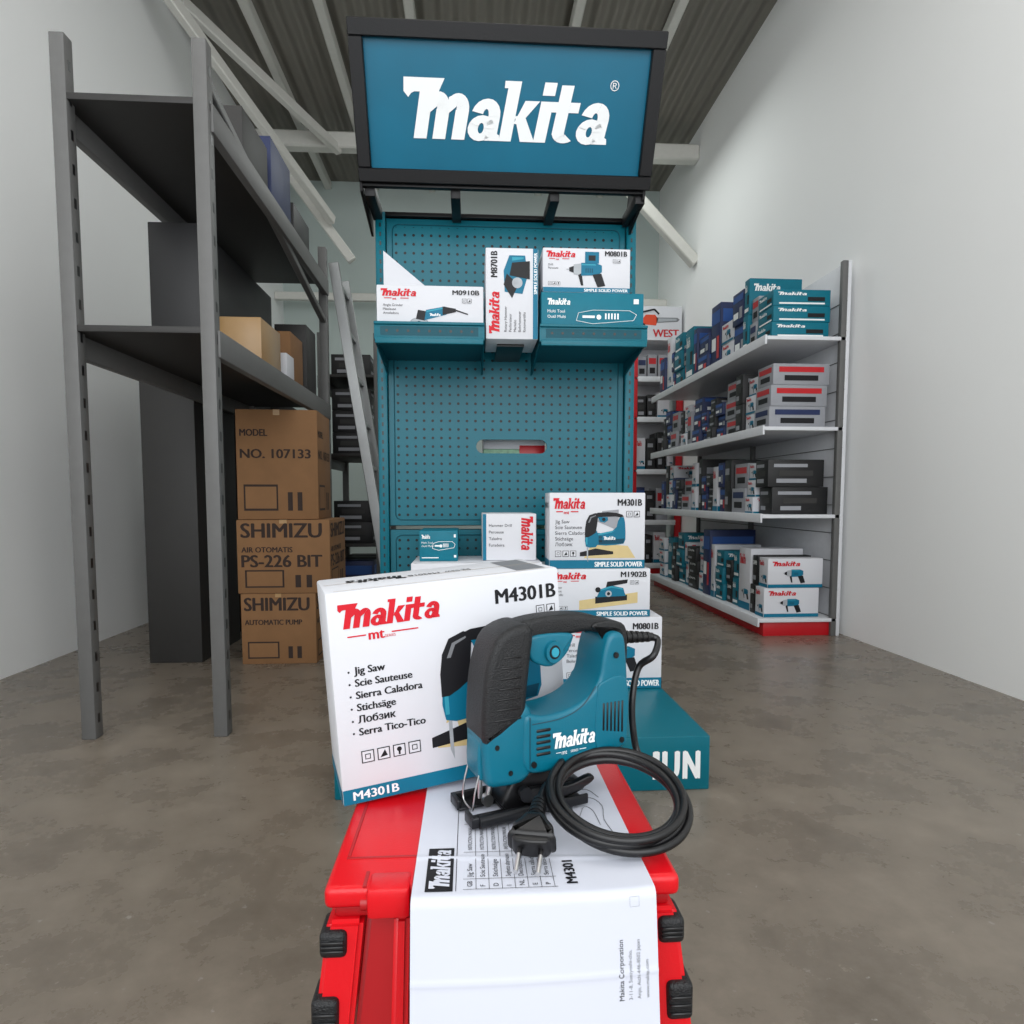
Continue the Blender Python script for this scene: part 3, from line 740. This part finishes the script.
# cord
JM = Matrix.Translation(JS.location) @ Matrix.Rotation(JA, 4, 'Z') @ Matrix.Diagonal((JSC[0], JSC[1], JSC[2], 1))
JI = JM.inverted()
W = lambda *p: JI @ Vector(p)
b = MB()
g0 = Vector((.196, 0, .178)); g1 = Vector((.262, -.004, .174))
b.cyl(g0, g1, .0075, .0052, PLB, 16)
for i in range(6):
    q = g0.lerp(g1, .2+i*.13); q2 = g0.lerp(g1, .26+i*.13); b.cyl(q, q2, .0084-.0004*i, .0084-.0004*i, PLB, 16)
jp(b, 'cord_guard')
gw = JM @ g1
pts = [gw, Vector((gw.x+.006, gw.y-.004, gw.z-.004)), Vector((gw.x-.004, gw.y-.02, gw.z-.018)), Vector((.196, .728, .572)), Vector((.186, .716, .54)), Vector((.186, .712, .505)), Vector((.192, .705, .475))]
C = Vector((.147, .624, .463)); e1 = Vector((1, -.05, 0)).normalized(); e2 = Vector((0, .95, .31)).normalized(); e3 = e1.cross(e2)
def ringp(a, ra, rb, dz, dx=0, dy=0): return C+e1*(ra*math.cos(a)+dx)+e2*(rb*math.sin(a)+dy)+e3*dz
tot = 5
a0 = R(35)
N = 14*tot-4
for i in range(N+1):
    a = a0-2*math.pi*i/14
    t = i/14
    lay = [(.068, .064, .0, 0, 0), (.060, .058, .009, -.002, .002), (.073, .071, .0015, -.001, -.004), (.056, .053, .002, .004, .003), (.064, .062, .011, .001, .003), (.070, .067, .010, 0, .0), (.066, .062, .008, 0, .0)]
    j = int(t); u = t-j; A = lay[j]; B = lay[j+1]
    q = [A[m_]*(1-u)+B[m_]*u for m_ in range(5)]
    p = ringp(a, *q)
    if p.x < SX1+.006: p.z = max(p.z, SZ+.0095)
    pts.append(p)
pts += [Vector((.086, .662, .472)), Vector((.074, .638, .470)), Vector((.068, .620, .4675))]
b = MB(); b.tube([JI @ p for p in pts], .0045, CORD, 10, 5)
jp(b, 'power_cord')
b = MB()
p0 = Vector((.068, .620, .4675)); p1 = Vector((.061, .592, .4625))
b.cyl(W(*p0), W(*p1), .0060, .0095, PLB, 16)
for i in range(4): b.cyl(W(*p0.lerp(p1, .1+.22*i)), W(*p0.lerp(p1, .22+.22*i)), .0082+.0007*i, .0082+.0007*i, PLB, 16)
d = Vector((-.22, -.93, -.30)).normalized(); xs = d.cross(Vector((0, 0, 1))).normalized(); zs = xs.cross(d)
MX = Matrix(((d.x, xs.x, zs.x, p1.x), (d.y, xs.y, zs.y, p1.y), (d.z, xs.z, zs.z, p1.z), (0, 0, 0, 1)))
prof = [(0, -.008), (0, .008), (.007, .013), (.014, .0185), (.022, .0200), (.030, .0195), (.030, -.0195), (.022, -.0200), (.014, -.0185), (.007, -.013)]
sw = Matrix(((1, 0, 0, 0), (0, 0, 1, 0), (0, 1, 0, 0), (0, 0, 0, 1)))
b.rprism(prof, .0125, .007, PLB, M=JI @ MX @ sw, sub=3)
b.rprism([(.027, -.0145), (.027, .0145), (.036, .014), (.036, -.014)], .010, .003, PLB, M=JI @ MX @ sw, sub=2)
pl = jp(b, 'plug')
b = MB()
for s in (-.0098, .0098):
    q0 = p1+d*.034+xs*s; q1 = q0+d*.028
    b.cyl(W(*q0), W(*(q0+d*.009)), .0030, .0030, PLB, 12); b.cyl(W(*(q0+d*.008)), W(*q1), .0028, .0025, STEEL, 12)
pn = b.build('plug_pin', pl); pn['label'] = 'pair of round steel pins'

# ------------------------------------------------------------------ storage racks and brown cartons
def rack(y0, y1, x0, x1, zs, ztop, label):
    r = root('storage_rack', label, 'shelf', ((x0+x1)/2, (y0+y1)/2, 0))
    for x in (x0, x1):
        for y in (y0, y1):
            b = MB(); b.box(x-.022, x+.022, y-.022, y+.022, 0, ztop, GREY, .003)
            for i in range(int(ztop/.1)): b.box(x+.0215, x+.0225, y-.006, y+.006, .05+i*.1, .08+i*.1, PLB)
            part(b, 'post', r)
    for z in zs:
        b = MB(); b.box(x0-.02, x1+.02, y0-.02, y1+.02, z-.02, z, RACKD, .002)
        b.box(x1, x1+.03, y0, y1, z-.09, z-.005, GREY, .004); b.box(x0-.03, x0, y0, y1, z-.09, z-.005, GREY, .004)
        part(b, 'shelf', r)
    b = MB(); b.beam((x1, y0, ztop-.1), (x1, y1, ztop-.4), .03, .03, GREY); part(b, 'brace', r)
    return r
rack(2.10, 3.70, -1.22, -.81, (1.3, 1.98), 2.15, 'grey steel storage rack with dark decks')
def bprint(lines, sz=.05):
    def pr(b, F, w, d, h):
        for s in ('front', 'right'):
            f = F[s]; ww = w if s == 'front' else d
            for i, (t, k_) in enumerate(lines):
                b.text(f, t, ww*.05, h*(.76-.2*i), h*k_, BROWND, bold=.01, off=.001, w=min(ww*.86, h*k_*len(t)*.8))
            b.rect(f, ww*.08, h*.08, ww*.5, h*.32, BROWND, .0008); b.rect(f, ww*.1, h*.1, ww*.48, h*.3, BROWN, .001)
            b.rect(f, ww*.62, h*.08, ww*.68, h*.25, BROWND, .0008); b.rect(f, ww*.74, h*.08, ww*.8, h*.25, BROWND, .0008)
        b.rect(F['front'], w*.46, h*.95, w*.54, h, TAPE, .0005)
        b.rect(F['top'], w*.46, 0, w*.54, d, TAPE, .0012)
    return pr
CG = 'brown cartons stacked by the rack'
carton(.34, .36, .33, base=BROWN, printer=bprint([('SHIMIZU', .18), ('AUTOMATIC PUMP', .07)]), loc=(-.89, 3.18, 0), label='brown cardboard carton with black printing at the base of a stack', group=CG)
carton(.42, .36, .34, base=BROWN, printer=bprint([('SHIMIZU', .19), ('AIR OTOMATIS', .07), ('PS-226 BIT', .16)]), loc=(-.86, 3.18, .3312), label='brown cardboard carton with black pump printing', group=CG)
carton(.36, .34, .50, base=BROWN, printer=bprint([('MODEL', .06), ('NO. 107133', .08)]), loc=(-.89, 3.18, .673), rz=.05, label='tall brown cardboard carton on top of a stack', group=CG)
carton(.16, .26, .18, base=TAPE, printer=None, loc=(-.90, 2.76, 1.301), label='tan carton on the rack shelf', group=CG)
carton(.16, .22, .26, base=BROWN, printer=None, loc=(-.93, 3.27, 1.301), label='small brown carton on the rack shelf', group=CG)
carton(.12, .12, .12, base=CARD, printer=None, loc=(-.88, 3.04, 1.301), label='small white carton on the rack shelf', group=CG)
carton(.18, .9, .5, base=BBLK, printer=None, loc=(-1.11, 3.0, 1.301), label='long black carton at the back of the rack shelf', group=CG)
carton(.16, .2, .36, base=RACKD, printer=None, loc=(-.92, 3.52, 1.301), label='dark grey carton at the end of the rack shelf', group=CG)
for y, w_, h_, bs, nm in ((2.72, .30, .26, RACKD, 'grey'), (3.07, .30, .34, NAVY, 'dark blue'), (3.42, .30, .22, BBLK, 'black')):
    carton(.30, w_, h_, base=bs, printer=None, loc=(-1.0, y, 1.981), label=nm+' carton on the upper rack shelf', group='cartons on the rack')
for x, y, h_, bs, nm in ((-1.38, 3.3, 1.5, RACKD, 'dark grey'), (-1.40, 4.0, 1.7, BBLK, 'black'), (-1.35, 4.6, 1.4, RACKD, 'dark grey')):
    carton(.24, .5, h_, base=bs, printer=None, loc=(x, y, 0), label='tall '+nm+' crate on the floor behind the rack', group='crates behind the rack', name='crate', cat='crate')

LD = root('ladder', 'aluminium ladder leaning against the rack', 'ladder', (-.46, 4.08, 0))
la = Vector((-.46, 0, .0)); lb = Vector((-.78, 0, 2.12))
for y in (3.84, 4.16):
    b = MB(); b.beam((la.x, y, .03), (lb.x, y, lb.z), .025, .06, ALU); part(b, 'rail', LD)
for i in range(8):
    t = (i+.6)/8; p = la.lerp(lb, t); b = MB(); b.box(p.x-.015, p.x+.015, 3.85, 4.15, p.z-.012, p.z+.012, ALU, .003); part(b, 'rung', LD)

# product boxes ---------------------------------------------------------
KINDS = {'navy': (NAVY, 'dark blue product box with light label'), 'teal': (BTEAL, 'teal power tool product box'),
         'black': (BBLK, 'black product box with pale label'), 'white': (CARD, 'white tool box with red lettering'), 'grey': (BGRY, 'grey product box with dark label')}
def pbox(kind, w, d, h, loc, rz, group, letters=None):
    base, lab = KINDS[kind]; v = random.random()
    def pr(b, F, w, d, h):
        for s, ww in (('front', w), ('right', d), ('left', d)):
            f = F[s]; o = .0015
            if kind == 'navy':
                b.rect(f, ww*.05, h*.7, ww*.95, h*.9, BLUE, o); b.rect(f, ww*.1, h*(.15+.2*v), ww*.55, h*(.35+.2*v), WHITE, o); b.rect(f, ww*.65, h*.15, ww*.9, h*.5, SHR if v > .6 else BGRY, o)
            elif kind == 'teal':
                b.logo(f, ww*.08, h*.65, ww*.5, h*.2, WHITE, o); b.rect(f, ww*.1, h*.1, ww*.9, h*.2, WHITE, o); b.rect(f, ww*.6, h*.3, ww*.9, h*.55, INK, o)
            elif kind == 'black':
                if letters: b.text(f, letters, ww*.12, h*.68, h*.14, WHITE, w=ww*.7, bold=.01, off=o)
                else: b.rect(f, ww*.1, h*.72, ww*.7, h*.84, BGRY, o)
                b.rect(f, ww*.15, h*.15, ww*(.5+.3*v), h*.3, BGRY, o); b.rect(f, ww*.2, h*.4, ww*.8, h*.6, RACKD, o)
            elif kind == 'white':
                b.logo(f, ww*.08, h*.74, ww*.5, h*.16, RED, o); b.rect(f, .001, .001, ww-.001, h*.12, PTEAL, o)
                drill_print(b, f, ww*.3, h*.18, min(ww*.5, h*.6), o)
            else:
                b.rect(f, ww*.1, h*.6, ww*.9, h*.85, SHR if v > .5 else NAVY, o); b.rect(f, ww*.2, h*.2, ww*.8, h*.45, INK, o)
    return carton(w, d, h, base=base, printer=pr, loc=loc, rz=rz, label=lab, name='product_box', group=group, seam=False)

def gondola(x0, x1, y0, y1, decks, ztop, face, label, extra=None):
    r = root('store_shelf', label, 'shelf', ((x0+x1)/2, (y0+y1)/2, 0))
    if face == 'x':
        b = MB(); b.box(x1-.02, x1, y0, y1, .0, ztop, SHW, .003)
        for i in range(12): b.box(x1-.024, x1-.02, y0, y1, .1+i*ztop/13, .104+i*ztop/13, GREY)
        part(b, 'back_panel', r)
        for y in (y0+.015, (y0+y1)/2, y1-.015):
            b = MB(); b.box(x1-.05, x1-.02, y-.015, y+.015, 0, ztop, GREY, .003); part(b, 'post', r)
    else:
        b = MB(); b.box(x0, x1, y1-.02, y1, 0, ztop, SHW, .003); part(b, 'back_panel', r)
        for x in (x0, x1):
            b = MB(); b.box(x-.03, x+.03, y0+.0, y0+.04, 0, ztop, SHR, .004); part(b, 'post', r, 'red upright')
    for i, z in enumerate(decks):
        b = MB(); b.box(x0, x1-.02, y0, y1-.02, z-.02, z, SHW, .002)
        if face == 'x': b.box(x0-.012, x0, y0, y1, z-.045, z+.006, SHW, .003)
        else: b.box(x0+.031, x1-.031, y0-.012, y0, z-.045, z+.006, SHW, .003)
        if i == 0: b.box(x0+.03, x1-.02, y0+.02, y1-.02, 0, z-.02, SHR, .002)
        part(b, 'shelf', r)
    if extra:
        b = MB(); b.box(x0-.03, x1+.03, y0-.02, y1, ztop, ztop+.015, SHW, .003); part(b, 'shelf', r)
    return r
gondola(1.60, 2.06, 3.42, 5.60, (.10, .68, 1.16, 1.645), 2.05, 'x', 'white store gondola filled with tool boxes')
mix = {0: ['white', 'black', 'white', 'teal', 'black', 'teal', 'white', 'navy'], 1: ['black', 'white', 'grey', 'black', 'navy', 'white', 'black', 'navy'],
       2: ['grey', 'white', 'black', 'grey', 'navy', 'black', 'navy', 'navy'], 3: ['teal', 'grey', 'teal', 'navy', 'white', 'navy', 'navy', 'navy']}
for di, z in enumerate((.10, .68, 1.16, 1.645)):
    y = 3.46; i = 0; room = [.5, .42, .42, .5][di]
    while y < 5.42:
        kd = mix[di][i % 8]
        w = random.choice([.08, .1, .12, .14, .17, .2]); w = min(w, 5.58-y)
        zz = z+.001
        n = random.choice([1, 2, 3, 3]) if w > .11 else random.choice([1, 2])
        H = room*random.uniform(.5, .92)
        for s in range(n):
            h = H/n-.001
            pbox(kd, w-.014, .32, h, (1.62+.18+random.uniform(0, .035), y+w/2, zz), -math.pi/2+random.uniform(-.012, .012), 'boxes on the store shelves', 'ZAPR' if di == 0 else None)
            zz += h+.001
        y += w+.005; i += 1
gondola(1.605, 2.06, 6.25, 6.65, (.12, .55, 1.05, 1.56, 1.95), 2.30, 'y', 'white store shelf with red uprights stocked with boxes', extra=True)
for di, z in enumerate((.12, .55, 1.05, 1.56, 1.95)):
    x = 1.64
    while x < 1.98:
        w = random.choice([.08, .1, .13]); w = min(w, 2.025-x)
        kd = random.choice(['black', 'navy', 'white', 'grey', 'black']); h = [.33, .4, .4, .3, .25][di]*random.uniform(.7, .95)
        pbox(kd, w-.01, .28, h, (x+w/2, 6.45, z+.001), 0, 'boxes on the rear shelf'); x += w+.004
def chp(b, F, w, d, h):
    f = F['front']; o = .002
    OR = mat('print_orange', (222, 70, 30), .5)
    b.poly(f, [(w*.16, h*.45), (w*.44, h*.42), (w*.48, h*.62), (w*.42, h*.74), (w*.22, h*.74), (w*.15, h*.62)], OR, o)
    for A, B in (((.08, .5), (.06, .72)), ((.06, .72), (.16, .82)), ((.16, .82), (.40, .90)), ((.40, .90), (.50, .76)), ((.08, .5), (.2, .44))):
        b.tube([f(A[0]*w, A[1]*h, .004), f(B[0]*w, B[1]*h, .004)], .008, INK, 6, 1)
    b.poly(f, [(w*.45, h*.50), (w*.90, h*.54), (w*.95, h*.60), (w*.9, h*.66), (w*.45, h*.66)], INKG, o)
    b.poly(f, [(w*.48, h*.53), (w*.88, h*.57), (w*.88, h*.63), (w*.48, h*.63)], PSIL, o+.001)
    b.text(f, 'WEST', w*.38, h*.08, h*.22, SHR, bold=.01, off=o, w=w*.55)
carton(.46, .3, .32, printer=chp, loc=(1.84, 6.42, 2.316), label='white carton printed with an orange chainsaw on top of the shelf')
rack(4.55, 5.35, -1.02, -.64, (.45, 1.08, 1.62), 1.9, 'grey steel rack holding black boxes')
for z, n in ((.45, 2), (1.08, 3), (1.62, 1)):
    y = 4.6
    while y < 5.15:
        for s in range(n):
            pbox('black', .17, .27, .15, (-.83, y+.09, z+.001+s*.151), math.pi/2, 'black boxes on the rack')
        y += .185
for y, c in ((4.72, 'navy'), (4.95, 'black'), (5.18, 'black')):
    pbox(c, .2, .27, .32, (-.83, y, .001), math.pi/2, 'boxes under the rack')
for (x, y, s) in ((-.56, 3.64, 1.0), (-.52, 4.42, .9)):
    r = root('tool_bag', 'black fabric tool bag on the floor', 'bag', (x, y, 0), group='tool bags on the floor')
    b = MB(); b.rprism([(-.1, 0), (-.11, .1), (-.09, .2), (-.03, .25), (.03, .25), (.09, .2), (.11, .1), (.1, 0)], .11*s, .03, RUB)
    b.build('bag_body', r)
    b = MB(); b.tube([(-.05, 0, .24), (-.045, 0, .30), (0, 0, .32), (.045, 0, .30), (.05, 0, .24)], .008, PLB, 8, 4); b.build('handle', r)

# ------------------------------------------------------------------ light
w = bpy.data.worlds.new('World'); sc.world = w; w.use_nodes = True
bg = w.node_tree.nodes['Background']; bg.inputs[0].default_value = (.9, .95, 1, 1); bg.inputs[1].default_value = 1.0
def area(loc, rot, sx, sy, e, col=(1, 1, 1)):
    L = bpy.data.lights.new('area', 'AREA'); L.shape = 'RECTANGLE'; L.size = sx; L.size_y = sy; L.energy = e; L.color = col
    o = bpy.data.objects.new('area_light', L); COL.objects.link(o); o.location = loc; o.rotation_euler = rot; return o
area((0, -1.6, 2.3), (R(84), 0, 0), 3.6, 3.0, 96, (.98, .99, 1))
area((.1, 1.3, 4.0), (0, 0, 0), 3.4, 1.6, 34, (1, .98, .95))  # added overhead fill, no fixture modelled; brightens side walls, floor and top faces
area((.8, 5.4, 3.7), (R(0), 0, 0), 1.6, 1.6, 22, (.95, 1, .98))

# ------------------------------------------------------------------ camera
cam = bpy.data.cameras.new('Camera'); co_ = bpy.data.objects.new('Camera', cam); COL.objects.link(co_)
cam.sensor_width = 36; cam.lens = 22.5; cam.clip_start = .02
co_.location = (0, 0, .77); co_.rotation_euler = (R(86), 0, R(-3.7)); cam.shift_y = .0303
sc.camera = co_
sc.view_settings.view_transform = 'Standard'
